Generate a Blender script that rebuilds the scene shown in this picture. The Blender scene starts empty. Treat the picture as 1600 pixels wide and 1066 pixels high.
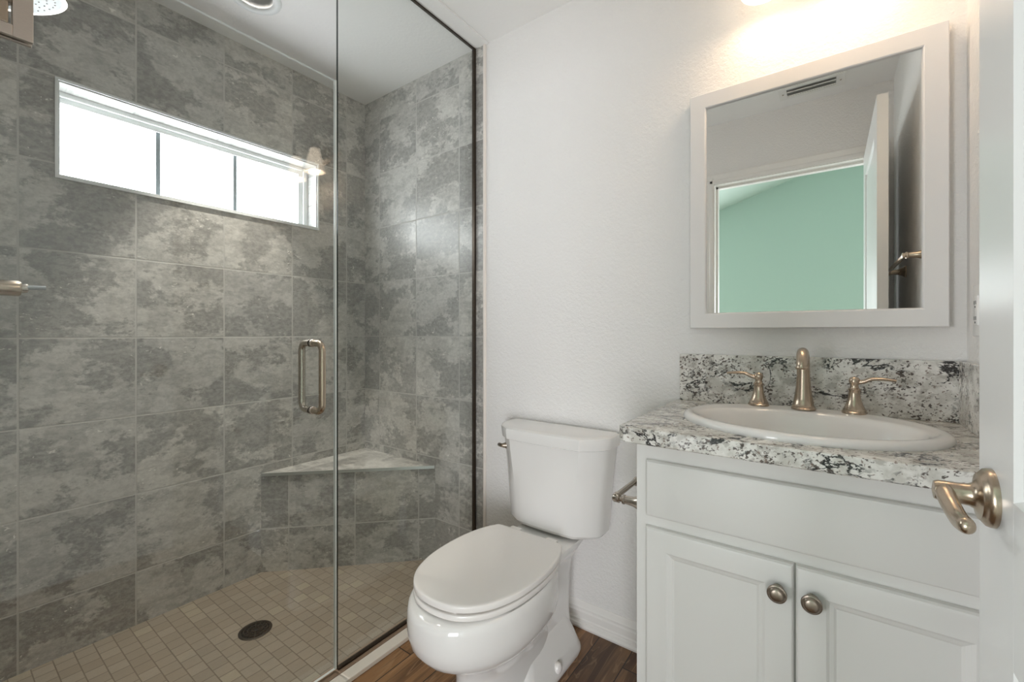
import bpy, bmesh, math, random
from mathutils import Vector, Matrix
random.seed(7)
PI = math.pi
SC = bpy.context.scene
COL = SC.collection

# ------------------------------------------------------------------ camera, light, exposure
AX, DY = -2.143, 1.514            # shower wall plane (x), end wall plane (y)
XG = -1.3125                      # plane of the shower glass
XR = 0.278                        # wall behind the open door
CEIL = 2.443
cam_d = bpy.data.cameras.new('camera')
cam = bpy.data.objects.new('camera', cam_d); COL.objects.link(cam)
cam.location = (0, 0, 1.131)
cam.rotation_euler = (PI/2, 0, 0.6287)
cam_d.sensor_width = 36; cam_d.lens = 677.2/1600*36
cam_d.shift_y = -12/1600
cam_d.clip_start = 0.02
SC.camera = cam

SC.view_settings.view_transform = 'Standard'
SC.view_settings.look = 'None'
SC.view_settings.gamma = 1
SC.view_settings.exposure = 1.10
SC.cycles.max_bounces = 14
SC.cycles.diffuse_bounces = 7
SC.cycles.glossy_bounces = 8
SC.cycles.transparent_max_bounces = 24
SC.cycles.sample_clamp_indirect = 6
SC.cycles.caustics_reflective = False
SC.cycles.use_denoising = True

W = bpy.data.worlds.new('world'); SC.world = W
W.use_nodes = True
W.node_tree.nodes['Background'].inputs[0].default_value = (0.80, 0.90, 1.0, 1)
W.node_tree.nodes['Background'].inputs[1].default_value = 1.0

PANE_STRENGTH = 5.6
def area(name, loc, aim, sx, sy, power, color):
    l = bpy.data.lights.new(name, 'AREA'); l.shape = 'RECTANGLE'; l.size = sx; l.size_y = sy
    l.energy = power; l.color = color
    o = bpy.data.objects.new(name, l); COL.objects.link(o); o.location = loc
    o.rotation_euler = (Vector(aim)-Vector(loc)).to_track_quat('-Z', 'Y').to_euler()
    return o
# two added area lights in the bedroom lift the bathroom; no windows are built
area('bedroom_fill', (-2.15, -3.4, .95), (-2.15, 0.0, 1.0), 1.5, 1.8, 54, (.985, .98, 1.03))
area('bedroom_fill', (1.55, -3.4, .95), (1.45, 0.0, 1.0), 1.6, 1.8, 68, (.985, .98, 1.03))
BULB_POWER = 0.40
SHOWER_FILL = 54.0

# ------------------------------------------------------------------ node helpers
def new_mat(name):
    m = bpy.data.materials.new(name); m.use_nodes = True
    nt = m.node_tree
    return m, nt, nt.nodes['Principled BSDF'], nt.nodes['Material Output']

def sock(nt, inp, v):
    if isinstance(v, bpy.types.NodeSocket): nt.links.new(v, inp)
    else: inp.default_value = v

def N(nt, kind, out=0, props=None, **ins):
    n = nt.nodes.new(kind)
    for k, v in (props or {}).items(): setattr(n, k, v)
    for k, v in ins.items():
        key = int(k[1:]) if k[0] == '_' and k[1:].isdigit() else k.replace('__', ' ')
        sock(nt, n.inputs[key], v)
    return n.outputs[out]

def MATH(nt, op, a, b=0.0, c=0.0):
    n = nt.nodes.new('ShaderNodeMath'); n.operation = op
    sock(nt, n.inputs[0], a); sock(nt, n.inputs[1], b); sock(nt, n.inputs[2], c)
    return n.outputs[0]

def MIX(nt, f, a, b, mode='MIX'):
    n = nt.nodes.new('ShaderNodeMix'); n.data_type = 'RGBA'; n.blend_type = mode
    sock(nt, n.inputs[0], f)
    sock(nt, n.inputs[6], a if isinstance(a, bpy.types.NodeSocket) else (*a, 1) if len(a) == 3 else a)
    sock(nt, n.inputs[7], b if isinstance(b, bpy.types.NodeSocket) else (*b, 1) if len(b) == 3 else b)
    return n.outputs[2]

def SMOOTH(nt, x, lo, hi):
    n = nt.nodes.new('ShaderNodeMapRange'); n.interpolation_type = 'SMOOTHSTEP'
    sock(nt, n.inputs[0], x); n.inputs[1].default_value = lo; n.inputs[2].default_value = hi
    return n.outputs[0]

def NOISE(nt, vec, scale, detail=4, rough=.55, dist=0.0):
    return N(nt, 'ShaderNodeTexNoise', 0, None, Vector=vec, Scale=scale, Detail=detail, Roughness=rough, Distortion=dist)

def MAP(nt, vec, scale=(1, 1, 1), rot=(0, 0, 0), loc=(0, 0, 0)):
    return N(nt, 'ShaderNodeMapping', 0, None, Vector=vec, Scale=scale, Rotation=rot, Location=loc)

def BUMP(nt, bsdf, h, strength=.3, dist=.002):
    b = N(nt, 'ShaderNodeBump', 0, None, Height=h, Strength=strength, Distance=dist)
    nt.links.new(b, bsdf.inputs['Normal'])

def simple(name, col, rough=.5, metal=0.0, spec=.5, bump=None, coat=0.0):
    m, nt, b, o = new_mat(name)
    b.inputs['Base Color'].default_value = (*col, 1)
    b.inputs['Roughness'].default_value = rough
    b.inputs['Metallic'].default_value = metal
    b.inputs['Specular IOR Level'].default_value = spec
    b.inputs['Coat Weight'].default_value = coat
    if bump:
        sc, st, di = bump
        g = N(nt, 'ShaderNodeNewGeometry')
        BUMP(nt, b, NOISE(nt, g, sc, 3, .6), st, di)
    return m

# ------------------------------------------------------------------ materials
M = {}
M['wall'] = simple('painted_textured_plaster', (.80, .785, .765), .75, bump=(95, .75, .0045))
M['ceil'] = simple('painted_ceiling', (.90, .89, .88), .85, bump=(70, .4, .003))
M['trim'] = simple('white_trim_paint', (.82, .80, .77), .35)
M['cabinet'] = simple('white_cabinet_paint', (.76, .75, .725), .38)
M['door'] = simple('white_door_paint', (.80, .80, .79), .28)
M['ceramic'] = simple('white_ceramic', (.80, .785, .765), .08, coat=.3)
M['seatp'] = simple('white_seat_plastic', (.80, .77, .74), .22)
M['vinyl'] = simple('white_vinyl', (.82, .84, .84), .35)
M['bar_grey'] = simple('grey_grid_bar', (.30, .35, .38), .4)
M['frame_white'] = simple('white_frame_lacquer', (.78, .765, .755), .4)
M['caulk'] = simple('pale_edge_trim', (.80, .74, .68), .5)
M['sill'] = simple('cream_threshold', (.90, .83, .75), .45)
M['bronze'] = simple('dark_channel', (.055, .040, .028), .35, .7)
M['dark'] = simple('dark_gap', (.01, .01, .01), .8)
M['green'] = simple('sage_green_paint', (.45, .54, .49), .8)
M['carpet'] = simple('beige_carpet', (.45, .41, .36), .95)
M['plate'] = simple('white_plate', (.84, .83, .81), .3)
M['baffle'] = simple('grey_baffle', (.45, .45, .44), .6)
M['lens_off'] = simple('unlit_lens', (.42, .43, .43), .5)
M['white_face'] = simple('white_spray_face', (.42, .45, .47), .4)
M['mirror'] = simple('silvered_glass', (.93, .95, .94), 0.0, 1.0)
M['dgrille'] = simple('dark_grille', (.055, .048, .038), .45, .6)
M['chrome_edge'] = simple('bench_metal_edge', (.62, .66, .64), .3, .8)
M['warm_lit_tile_side'] = simple('tile_edge_warm_lit', (.30, .21, .145), .5)  # curb tile, with the warm lamplight on it put into the brown

def brushed(name, col, rough):
    m, nt, b, o = new_mat(name)
    b.inputs['Metallic'].default_value = 1
    b.inputs['Roughness'].default_value = rough
    g = N(nt, 'ShaderNodeNewGeometry')
    n = NOISE(nt, MAP(nt, g, (40, 40, 600)), 3, 3)
    c = MIX(nt, n, tuple(x*.86 for x in col), tuple(min(1, x*1.1) for x in col))
    nt.links.new(c, b.inputs['Base Color'])
    BUMP(nt, b, n, .06, .0005)
    return m
M['nickel'] = brushed('brushed_nickel_warm', (.50, .41, .32), .27)
M['nickel_cool'] = brushed('brushed_nickel', (.52, .47, .41), .27)
M['satin_plate'] = brushed('satin_nickel_plate', (.66, .58, .52), .30)
M['knobm'] = brushed('antique_nickel', (.33, .28, .23), .30)

# thin clear glass
def glass_mat():
    m, nt, b, o = new_mat('clear_shower_glass')
    nt.nodes.remove(b)
    t = nt.nodes.new('ShaderNodeBsdfTransparent'); t.inputs[0].default_value = (.972, .985, .978, 1)
    g = nt.nodes.new('ShaderNodeBsdfGlossy'); g.inputs['Roughness'].default_value = 0.0
    g.inputs['Color'].default_value = (1, 1, 1, 1)
    geo = nt.nodes.new('ShaderNodeNewGeometry')          # air outside, glass inside: same reflectance from both sides
    ior = MATH(nt, 'ADD', 1.5, MATH(nt, 'MULTIPLY', geo.outputs['Backfacing'], 1/1.5-1.5))
    f = N(nt, 'ShaderNodeFresnel', 0, None, IOR=ior)
    x = nt.nodes.new('ShaderNodeMixShader')
    nt.links.new(f, x.inputs[0]); nt.links.new(t.outputs[0], x.inputs[1]); nt.links.new(g.outputs[0], x.inputs[2])
    nt.links.new(x.outputs[0], o.inputs[0])
    return m
M['glass'] = glass_mat()
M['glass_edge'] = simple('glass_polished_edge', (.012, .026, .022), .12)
M['pale_lit_edge'] = simple('glass_edge_lit_tone', (.86, .89, .88), .25)  # light caught by the door's top edge painted in; also serves the pale seal

def pane_mat():
    m, nt, b, o = new_mat('frosted_daylit_pane')
    b.inputs['Base Color'].default_value = (.8, .85, .88, 1)
    b.inputs['Roughness'].default_value = .5
    b.inputs['Emission Color'].default_value = (.93, .97, 1.0, 1)
    b.inputs['Emission Strength'].default_value = PANE_STRENGTH
    return m
M['pane'] = pane_mat()

def shade_mat():
    m, nt, b, o = new_mat('lit_opal_glass_shade')
    b.inputs['Base Color'].default_value = (.85, .78, .70, 1)
    b.inputs['Roughness'].default_value = .3
    b.inputs['Emission Color'].default_value = (1.0, .80, .60, 1)
    b.inputs['Emission Strength'].default_value = 1.7
    return m
M['shade'] = shade_mat()
def bulb_mat():
    m, nt, b, o = new_mat('lit_bulb')
    b.inputs['Base Color'].default_value = (.9, .9, .9, 1)
    b.inputs['Emission Color'].default_value = (1.0, .86, .70, 1)
    b.inputs['Emission Strength'].default_value = 4.0
    return m
M['bulb'] = bulb_mat()

# stone-look wall tile on a 300 mm grid (UV = grid units)
def tile_mat(name, dark, mid, light, grout, rough=.32):
    m, nt, b, o = new_mat(name)
    uv = N(nt, 'ShaderNodeUVMap')
    sx = nt.nodes.new('ShaderNodeSeparateXYZ'); nt.links.new(uv, sx.inputs[0])
    u, v = sx.outputs[0], sx.outputs[1]
    fu, fv = MATH(nt, 'FRACT', u), MATH(nt, 'FRACT', v)
    du = MATH(nt, 'MINIMUM', fu, MATH(nt, 'SUBTRACT', 1.0, fu))
    dv = MATH(nt, 'MINIMUM', fv, MATH(nt, 'SUBTRACT', 1.0, fv))
    d = MATH(nt, 'MINIMUM', du, dv)
    face = SMOOTH(nt, d, .0060, .0120)
    cell = N(nt, 'ShaderNodeCombineXYZ', 0, None, X=MATH(nt, 'FLOOR', u), Y=MATH(nt, 'FLOOR', v))
    wn = nt.nodes.new('ShaderNodeTexWhiteNoise'); wn.noise_dimensions = '3D'
    nt.links.new(cell, wn.inputs['Vector'])
    off = N(nt, 'ShaderNodeVectorMath', 0, {'operation': 'SCALE'}, _0=wn.outputs['Color'], Scale=23.0)
    p = N(nt, 'ShaderNodeVectorMath', 0, {'operation': 'ADD'}, _0=uv, _1=off)
    ps = MAP(nt, p, (1.0, 1.3, 1.0))
    fine = NOISE(nt, ps, 15.0, 7, .74, .0)
    fo = MATH(nt, 'MULTIPLY', MATH(nt, 'SUBTRACT', fine, .5), .16)
    big = MATH(nt, 'ADD', NOISE(nt, ps, 1.3, 8, .62, .0), fo)
    pat = SMOOTH(nt, big, .465, .525)
    big2 = MATH(nt, 'ADD', NOISE(nt, MAP(nt, p, (1, 1.5, 1), (0, 0, 0), (7.3, 2.1, 4)), 3.2, 8, .64, .0), fo)
    pat2 = SMOOTH(nt, big2, .49, .54)
    mott = SMOOTH(nt, fine, .36, .64)
    c = MIX(nt, pat, dark, light)
    c = MIX(nt, .20, c, mid)
    c = MIX(nt, MATH(nt, 'MULTIPLY', pat2, .42), c, tuple(x*.93 for x in dark))
    c2 = MIX(nt, mott, tuple(x*.62 for x in mid), tuple(x*1.40 for x in mid))
    c = MIX(nt, .40, c, c2)
    # thin horizontal strata
    st = NOISE(nt, MAP(nt, p, (.8, 3.6, 1)), 1.5, 8, .66, .3)
    c = MIX(nt, MATH(nt, 'MULTIPLY', SMOOTH(nt, st, .56, .66), .26), c, tuple(x*.80 for x in dark))
    c = MIX(nt, MATH(nt, 'MULTIPLY', SMOOTH(nt, st, .42, .33), .22), c, tuple(x*1.10 for x in light))
    # pale fossil flecks and dark pits
    fl = NOISE(nt, MAP(nt, p, (1, 1.6, 1), (0, 0, .5)), 17, 3, .5, 1.2)
    msk = SMOOTH(nt, NOISE(nt, p, 2.4, 3), .50, .64)
    c = MIX(nt, MATH(nt, 'MULTIPLY', MATH(nt, 'MULTIPLY', SMOOTH(nt, fl, .64, .70), msk), .75), c, tuple(min(1, x*1.45) for x in light))
    c = MIX(nt, MATH(nt, 'MULTIPLY', SMOOTH(nt, fl, .33, .28), .45), c, tuple(x*.6 for x in dark))
    tint = MIX(nt, wn.outputs['Value'], (.90, .90, .90), (1.08, 1.07, 1.05))
    c = MIX(nt, 1.0, c, tint, 'MULTIPLY')
    c = MIX(nt, face, grout, c)
    nt.links.new(c, b.inputs['Base Color'])
    r = MATH(nt, 'ADD', MATH(nt, 'MULTIPLY', fine, .16), rough-.08)
    r = MATH(nt, 'ADD', r, MATH(nt, 'MULTIPLY', MATH(nt, 'SUBTRACT', 1.0, face), .35))
    nt.links.new(r, b.inputs['Roughness'])
    h = MATH(nt, 'ADD', face, MATH(nt, 'MULTIPLY', fine, .18))
    BUMP(nt, b, h, .35, .0022)
    return m
M['tile'] = tile_mat('grey_stone_wall_tile', (.235, .228, .213), (.430, .419, .396), (.680, .664, .628), (.52, .505, .475))
M['tile_light'] = tile_mat('pale_reveal_tile', (.33, .33, .32), (.40, .40, .39), (.46, .46, .45), (.24, .24, .23))

# 50 mm mosaic laid in running bond
def mosaic_mat():
    m, nt, b, o = new_mat('taupe_mosaic_tile')
    g = N(nt, 'ShaderNodeNewGeometry')
    s = nt.nodes.new('ShaderNodeSeparateXYZ'); nt.links.new(g, s.inputs[0])
    P = .0505
    v = MATH(nt, 'DIVIDE', MATH(nt, 'SUBTRACT', s.outputs[1], .7795), P)
    row = MATH(nt, 'FLOOR', v)
    sh = MATH(nt, 'MULTIPLY', MATH(nt, 'FLOORED_MODULO', row, 2.0), .5)
    u = MATH(nt, 'ADD', MATH(nt, 'DIVIDE', MATH(nt, 'ADD', s.outputs[0], 1.9), P), sh)
    fu, fv = MATH(nt, 'FRACT', u), MATH(nt, 'FRACT', v)
    du = MATH(nt, 'MINIMUM', fu, MATH(nt, 'SUBTRACT', 1.0, fu))
    dv = MATH(nt, 'MINIMUM', fv, MATH(nt, 'SUBTRACT', 1.0, fv))
    d = MATH(nt, 'MINIMUM', MATH(nt, 'MULTIPLY', du, .9), dv)
    face = SMOOTH(nt, d, .018, .042)
    cell = N(nt, 'ShaderNodeCombineXYZ', 0, None, X=MATH(nt, 'FLOOR', u), Y=row)
    wn = nt.nodes.new('ShaderNodeTexWhiteNoise'); wn.noise_dimensions = '3D'
    nt.links.new(cell, wn.inputs['Vector'])
    fine = NOISE(nt, g, 60, 5, .6, .3)
    big = NOISE(nt, g, 3.0, 3)
    c = MIX(nt, wn.outputs['Value'], (.285, .240, .185), (.360, .310, .245))
    c = MIX(nt, MATH(nt, 'MULTIPLY', SMOOTH(nt, wn.outputs['Value'], .9, .93), .5), c, (.40, .35, .25))
    c = MIX(nt, MATH(nt, 'MULTIPLY', fine, .5), c, (.25, .205, .155))
    c = MIX(nt, MATH(nt, 'MULTIPLY', SMOOTH(nt, big, .5, .75), .35), c, (.28, .26, .22))
    c = MIX(nt, face, (.175, .140, .105), c)
    nt.links.new(c, b.inputs['Base Color'])
    b.inputs['Roughness'].default_value = .5
    BUMP(nt, b, face, .4, .0015)
    return m
M['mosaic'] = mosaic_mat()

def wood_mat():
    m, nt, b, o = new_mat('brown_plank_floor')
    g = N(nt, 'ShaderNodeNewGeometry')
    s = nt.nodes.new('ShaderNodeSeparateXYZ'); nt.links.new(g, s.inputs[0])
    u = MATH(nt, 'DIVIDE', MATH(nt, 'ADD', s.outputs[0], 1.185), .125)
    pl = MATH(nt, 'FLOOR', u)
    wn0 = nt.nodes.new('ShaderNodeTexWhiteNoise'); wn0.noise_dimensions = '1D'
    nt.links.new(pl, wn0.inputs['W'])
    v = MATH(nt, 'ADD', MATH(nt, 'DIVIDE', s.outputs[1], 1.2), MATH(nt, 'MULTIPLY', wn0.outputs['Value'], 7.0))
    fu, fv = MATH(nt, 'FRACT', u), MATH(nt, 'FRACT', v)
    du = MATH(nt, 'MINIMUM', fu, MATH(nt, 'SUBTRACT', 1.0, fu))
    dv = MATH(nt, 'MULTIPLY', MATH(nt, 'MINIMUM', fv, MATH(nt, 'SUBTRACT', 1.0, fv)), 9.0)
    face = SMOOTH(nt, MATH(nt, 'MINIMUM', du, dv), .006, .022)
    cell = N(nt, 'ShaderNodeCombineXYZ', 0, None, X=pl, Y=MATH(nt, 'FLOOR', v))
    wn = nt.nodes.new('ShaderNodeTexWhiteNoise'); wn.noise_dimensions = '3D'
    nt.links.new(cell, wn.inputs['Vector'])
    off = N(nt, 'ShaderNodeVectorMath', 0, {'operation': 'SCALE'}, _0=wn.outputs['Color'], Scale=9.0)
    p = N(nt, 'ShaderNodeVectorMath', 0, {'operation': 'ADD'}, _0=g, _1=off)
    rings = NOISE(nt, MAP(nt, p, (9, 1.3, 1)), 1.5, 3, .5, .7)
    band = MATH(nt, 'FRACT', MATH(nt, 'MULTIPLY', rings, 9.0))
    band = MATH(nt, 'ABSOLUTE', MATH(nt, 'SUBTRACT', band, .5))
    fibre = NOISE(nt, MAP(nt, p, (130, 5, 1)), 1.0, 4, .6)
    c = MIX(nt, SMOOTH(nt, rings, .34, .66), (.080, .038, .019), (.270, .145, .068))
    c = MIX(nt, MATH(nt, 'MULTIPLY', SMOOTH(nt, band, .40, .5), .45), c, (.40, .25, .14))
    c = MIX(nt, MATH(nt, 'MULTIPLY', SMOOTH(nt, fibre, .45, .75), .5), c, (.050, .025, .014))
    tint = MIX(nt, wn.outputs['Value'], (.70, .68, .66), (1.35, 1.32, 1.25))
    c = MIX(nt, 1.0, c, tint, 'MULTIPLY')
    c = MIX(nt, face, (.018, .010, .006), c)
    nt.links.new(c, b.inputs['Base Color'])
    b.inputs['Roughness'].default_value = .38
    BUMP(nt, b, MATH(nt, 'ADD', face, MATH(nt, 'MULTIPLY', fibre, .25)), .3, .0012)
    return m
M['wood'] = wood_mat()

def granite_mat():
    m, nt, b, o = new_mat('white_black_granite')
    g0 = N(nt, 'ShaderNodeNewGeometry')
    g = MAP(nt, g0, (1, 1, 1), (.3, .35, -.4))
    gs = MAP(nt, g, (.8, 1.25, 1.25), (0, .65, .3))
    base = NOISE(nt, g, 26, 5, .6, .2)
    c = MIX(nt, SMOOTH(nt, base, .38, .62), (.58, .56, .515), (.80, .78, .74))
    grey = NOISE(nt, gs, 34, 4, .6, .2)
    c = MIX(nt, MATH(nt, 'MULTIPLY', SMOOTH(nt, grey, .54, .62), .55), c, (.34, .31, .275))
    clus = NOISE(nt, gs, 13, 4, .6, .3)
    cl = SMOOTH(nt, clus, .36, .64)
    sp = NOISE(nt, gs, 135, 3, .55, .25)
    th = MATH(nt, 'ADD', sp, MATH(nt, 'MULTIPLY', cl, .135))
    dk = SMOOTH(nt, th, .655, .70)
    c = MIX(nt, MATH(nt, 'MULTIPLY', dk, .90), c, (.075, .055, .046))
    sp2 = NOISE(nt, MAP(nt, g, (1, 1, 1), (0, 0, 0), (3, 5, 1)), 120, 3, .55, .2)
    c = MIX(nt, MATH(nt, 'MULTIPLY', SMOOTH(nt, sp2, .63, .66), .75), c, (.17, .105, .08))
    vn = NOISE(nt, gs, 10, 6, .62, .5)
    vein = SMOOTH(nt, MATH(nt, 'ABSOLUTE', MATH(nt, 'SUBTRACT', vn, .5)), .026, .008)
    vm = SMOOTH(nt, NOISE(nt, MAP(nt, g, (1, 1, 1), (0, 0, 0), (9, 2, 4)), 9, 3), .46, .56)
    c = MIX(nt, MATH(nt, 'MULTIPLY', MATH(nt, 'MULTIPLY', vein, vm), .96), c, (.016, .015, .015))
    vn2 = NOISE(nt, MAP(nt, gs, (1, 1, 1), (.6, 0, 0), (2, 7, 3)), 21, 4, .6, .4)
    vein2 = SMOOTH(nt, MATH(nt, 'ABSOLUTE', MATH(nt, 'SUBTRACT', vn2, .5)), .030, .010)
    c = MIX(nt, MATH(nt, 'MULTIPLY', MATH(nt, 'MULTIPLY', vein2, SMOOTH(nt, clus, .52, .62)), .75), c, (.035, .030, .028))
    rust = SMOOTH(nt, NOISE(nt, g, 4.5, 3), .66, .74)
    c = MIX(nt, MATH(nt, 'MULTIPLY', MATH(nt, 'MULTIPLY', rust, SMOOTH(nt, sp2, .5, .6)), .6), c, (.45, .25, .11))
    nt.links.new(c, b.inputs['Base Color'])
    b.inputs['Roughness'].default_value = .16
    return m
M['granite'] = granite_mat()

# ------------------------------------------------------------------ mesh helpers
def box(bm, x0, y0, z0, x1, y1, z1, bevel=0, seg=2, mi=0):
    b2 = bmesh.new()
    bmesh.ops.create_cube(b2, size=1)
    for v in b2.verts:
        v.co = Vector(((x0+x1)/2+v.co.x*(x1-x0), (y0+y1)/2+v.co.y*(y1-y0), (z0+z1)/2+v.co.z*(z1-z0)))
    if bevel:
        bmesh.ops.bevel(b2, geom=list(b2.edges), offset=bevel, segments=seg, profile=.5, affect='EDGES')
    join(bm, b2, mi)

def join(bm, b2, mi=0, mat=None):
    if mat is not None: bmesh.ops.transform(b2, matrix=mat, verts=b2.verts)
    vm = {v: bm.verts.new(v.co) for v in b2.verts}
    for f in b2.faces:
        try:
            nf = bm.faces.new([vm[v] for v in f.verts]); nf.material_index = mi
        except ValueError: pass
    b2.free()

def loft(bm, rings, cap0=True, cap1=True, closed=True, mi=0):
    rv = [[bm.verts.new(p) for p in r] for r in rings]
    n = len(rings[0])
    for a, b in zip(rv, rv[1:]):
        for i in range(n if closed else n-1):
            j = (i+1) % n
            f = bm.faces.new((a[i], a[j], b[j], b[i])); f.material_index = mi
    if cap0: bm.faces.new(list(reversed(rv[0]))).material_index = mi
    if cap1: bm.faces.new(rv[-1]).material_index = mi

def frame_of(axis):
    a = Vector(axis).normalized()
    t = Vector((0, 0, 1)) if abs(a.z) < .9 else Vector((1, 0, 0))
    u = a.cross(t).normalized(); v = a.cross(u).normalized()
    return a, u, v

def lathe(bm, base, axis, prof, n=32, cap0=True, cap1=True):
    """prof: list of (distance along the axis, radius)"""
    a, u, v = frame_of(axis); b = Vector(base)
    rings = []
    for h, r in prof:
        r = max(r, 1e-4)
        rings.append([b+a*h+(u*math.cos(t)+v*math.sin(t))*r for t in [2*PI*i/n for i in range(n)]])
    loft(bm, rings, cap0, cap1)

def sweep(bm, pts, radii, n=16, cap=True):
    """tube through pts; a radius or (r_side, r_up) for each point"""
    pts = [Vector(p) for p in pts]
    rings = []; up = None
    for i, p in enumerate(pts):
        d = (pts[min(i+1, len(pts)-1)]-pts[max(i-1, 0)]).normalized()
        if up is None:
            _, u, _ = frame_of(d)
            s = d.cross(Vector((0, 0, 1)))
            u = s.normalized() if s.length > .1 else u
        else:
            u = (up-d*up.dot(d)).normalized()
        up = u; v = d.cross(u)
        r = radii[i] if isinstance(radii, (list, tuple)) else radii
        ra, rb = r if isinstance(r, (list, tuple)) else (r, r)
        rings.append([p+u*math.cos(t)*ra+v*math.sin(t)*rb for t in [2*PI*k/n for k in range(n)]])
    loft(bm, rings, cap, cap)

def spline(ps, k=6):
    ps = [Vector(p) for p in ps]; out = []
    for i in range(len(ps)-1):
        p0 = ps[max(i-1, 0)]; p1 = ps[i]; p2 = ps[i+1]; p3 = ps[min(i+2, len(ps)-1)]
        for j in range(k):
            t = j/k
            out.append(.5*((2*p1)+(p2-p0)*t+(2*p0-5*p1+4*p2-p3)*t*t+(3*p1-p0-3*p2+p3)*t**3))
    out.append(ps[-1]); return out

def obj(name, bm, mats, parent=None, smooth=40, uv=None):
    bmesh.ops.recalc_face_normals(bm, faces=bm.faces)
    me = bpy.data.meshes.new(name); bm.to_mesh(me); bm.free()
    for m in (mats if isinstance(mats, (list, tuple)) else [mats]): me.materials.append(M[m])
    if uv:
        l = me.uv_layers.new(name='UVMap')
        for p in me.polygons:
            for li in p.loop_indices:
                l.data[li].uv = uv(me.vertices[me.loops[li].vertex_index].co, p.normal)
    if smooth:
        for p in me.polygons: p.use_smooth = True
        me.set_sharp_from_angle(angle=math.radians(smooth))
    o = bpy.data.objects.new(name, me); COL.objects.link(o)
    if parent:
        o.parent = parent
        # parents are Empties (unrotated) or parts at the origin: keep world position
        w = Vector((0, 0, 0)); q = parent
        while q: w += q.location; q = q.parent
        o.location = -w
    return o

def part(name, bm, mats, parent, label=None, **k):
    o = obj(name, bm, mats, parent, **k)
    if label: o['label'] = label
    return o

def sub(name, bm, mats, parent, **k):
    """child of a part; the part already sits at world origin"""
    return obj(name, bm, mats, parent, **k)

def tag(o, label, cat, group=None):
    o['label'] = label; o['category'] = cat; o['kind'] = 'thing'
    if group: o['group'] = group
    return o

def thing(name, loc, label, cat, group=None):
    o = bpy.data.objects.new(name, None); COL.objects.link(o); o.location = loc
    o.empty_display_size = .05
    return tag(o, label, cat, group)

def struct(name, bm, mats, label=None, parent=None, **k):
    o = obj(name, bm, mats, parent, **k)
    if parent is None: o['kind'] = 'structure'; o['category'] = name.split('_')[0]
    if label: o['label'] = label
    return o

def grid_uv(co, n):
    if abs(n.x) > .8: return ((co.y-.1964)/.3, (co.z-1.115)/.3)
    if abs(n.z) > .8: return ((co.x+2.010)/.3+40, (co.y-.1964)/.3+40)
    if abs(n.y) > .8: return ((co.x+2.010)/.3+20, (co.z-1.115)/.3)
    d = Vector((-n.y, n.x)).normalized()
    return ((co.x*d.x+co.y*d.y)/.3+60.45, (co.z-1.115)/.3)

# ------------------------------------------------------------------ room shell
HY0, HY1, HZ0, HZ1 = .286, 1.227, 1.675, 2.006            # window hole
bm = bmesh.new(); T = .14
YF = .02                                                  # bathroom face of the doorway wall
box(bm, AX-T, YF-.1, -.05, AX, HY0, CEIL+.05)
box(bm, AX-T, HY1, -.05, AX, DY+.1, CEIL+.05)
box(bm, AX-T, HY0, -.05, AX, HY1, HZ0)
box(bm, AX-T, HY0, HZ1, AX, HY1, CEIL+.05)
struct('wall_left', bm, 'tile', 'grey stone tiled shower wall with the high window', smooth=0, uv=grid_uv)

bm = bmesh.new()
box(bm, AX, DY, -.05, -1.263, DY+.1, CEIL+.05)
struct('wall_shower_end', bm, 'tile', 'grey stone tiled end wall of the shower above the bench', smooth=0, uv=grid_uv)
bm = bmesh.new()
box(bm, -1.263, DY+.006, -.05, XR+.1, DY+.1, CEIL+.05)
struct('wall_back', bm, 'wall', 'white textured wall behind toilet and vanity', smooth=0)
bm = bmesh.new()
box(bm, XR, YF-.1, -.05, XR+.1, DY+.1, CEIL+.05)
struct('wall_right', bm, 'wall', 'white textured wall behind the open door', smooth=0)
OX0, OX1, OZ = -.575, .195, 2.065                         # doorway
bm = bmesh.new()
box(bm, -1.263, YF-.115, -.05, OX0-.018, YF, CEIL+.05)
box(bm, OX1+.018, YF-.115, -.05, XR, YF, CEIL+.05)
box(bm, OX0-.018, YF-.115, OZ+.018, OX1+.018, YF, CEIL+.05)
struct('wall_front', bm, 'wall', 'white wall with the doorway to the green bedroom', smooth=0)
bm = bmesh.new()
box(bm, AX, YF-.115, -.05, -1.263, YF, CEIL+.05)
struct('wall_shower_front', bm, 'tile', 'grey tiled wall carrying the shower head', smooth=0, uv=grid_uv)

bm = bmesh.new(); box(bm, -1.25, YF-.115, -.05, XR, DY+.006, 0)
struct('floor', bm, 'wood', 'dark brown wood plank floor', smooth=0)
bm = bmesh.new(); box(bm, AX, YF, -.05, -1.25, DY, .012)
struct('floor_shower', bm, 'mosaic', 'taupe mosaic shower floor', smooth=0)
bm = bmesh.new(); box(bm, -1.235, YF-.0, CEIL, XR, DY+.006, CEIL+.06)
struct('ceiling', bm, 'ceil', 'white textured bathroom ceiling', smooth=0)
bm = bmesh.new()
RLX, RLY, RLR = -1.80, .774, .066
cpoly = [(AX, YF), (-1.235, YF), (-1.235, DY+.006), (AX, DY+.006)]
def ray_rect(cx_, cy_, a, poly_):
    dx, dy = math.cos(a), math.sin(a); best = 9
    for (ax, ay), (bx, by) in zip(poly_, poly_[1:]+poly_[:1]):
        ex, ey = bx-ax, by-ay; den = dx*ey-dy*ex
        if abs(den) < 1e-9: continue
        t = ((ax-cx_)*ey-(ay-cy_)*ex)/den; q = ((ax-cx_)*dy-(ay-cy_)*dx)/den
        if t > 0 and -1e-6 <= q <= 1+1e-6: best = min(best, t)
    return cx_+dx*best, cy_+dy*best
cang = sorted([2*PI*i/48 for i in range(48)]+[math.atan2(y-RLY, x-RLX) % (2*PI) for x, y in cpoly])
co_ = [ray_rect(RLX, RLY, a, cpoly) for a in cang]
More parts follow.
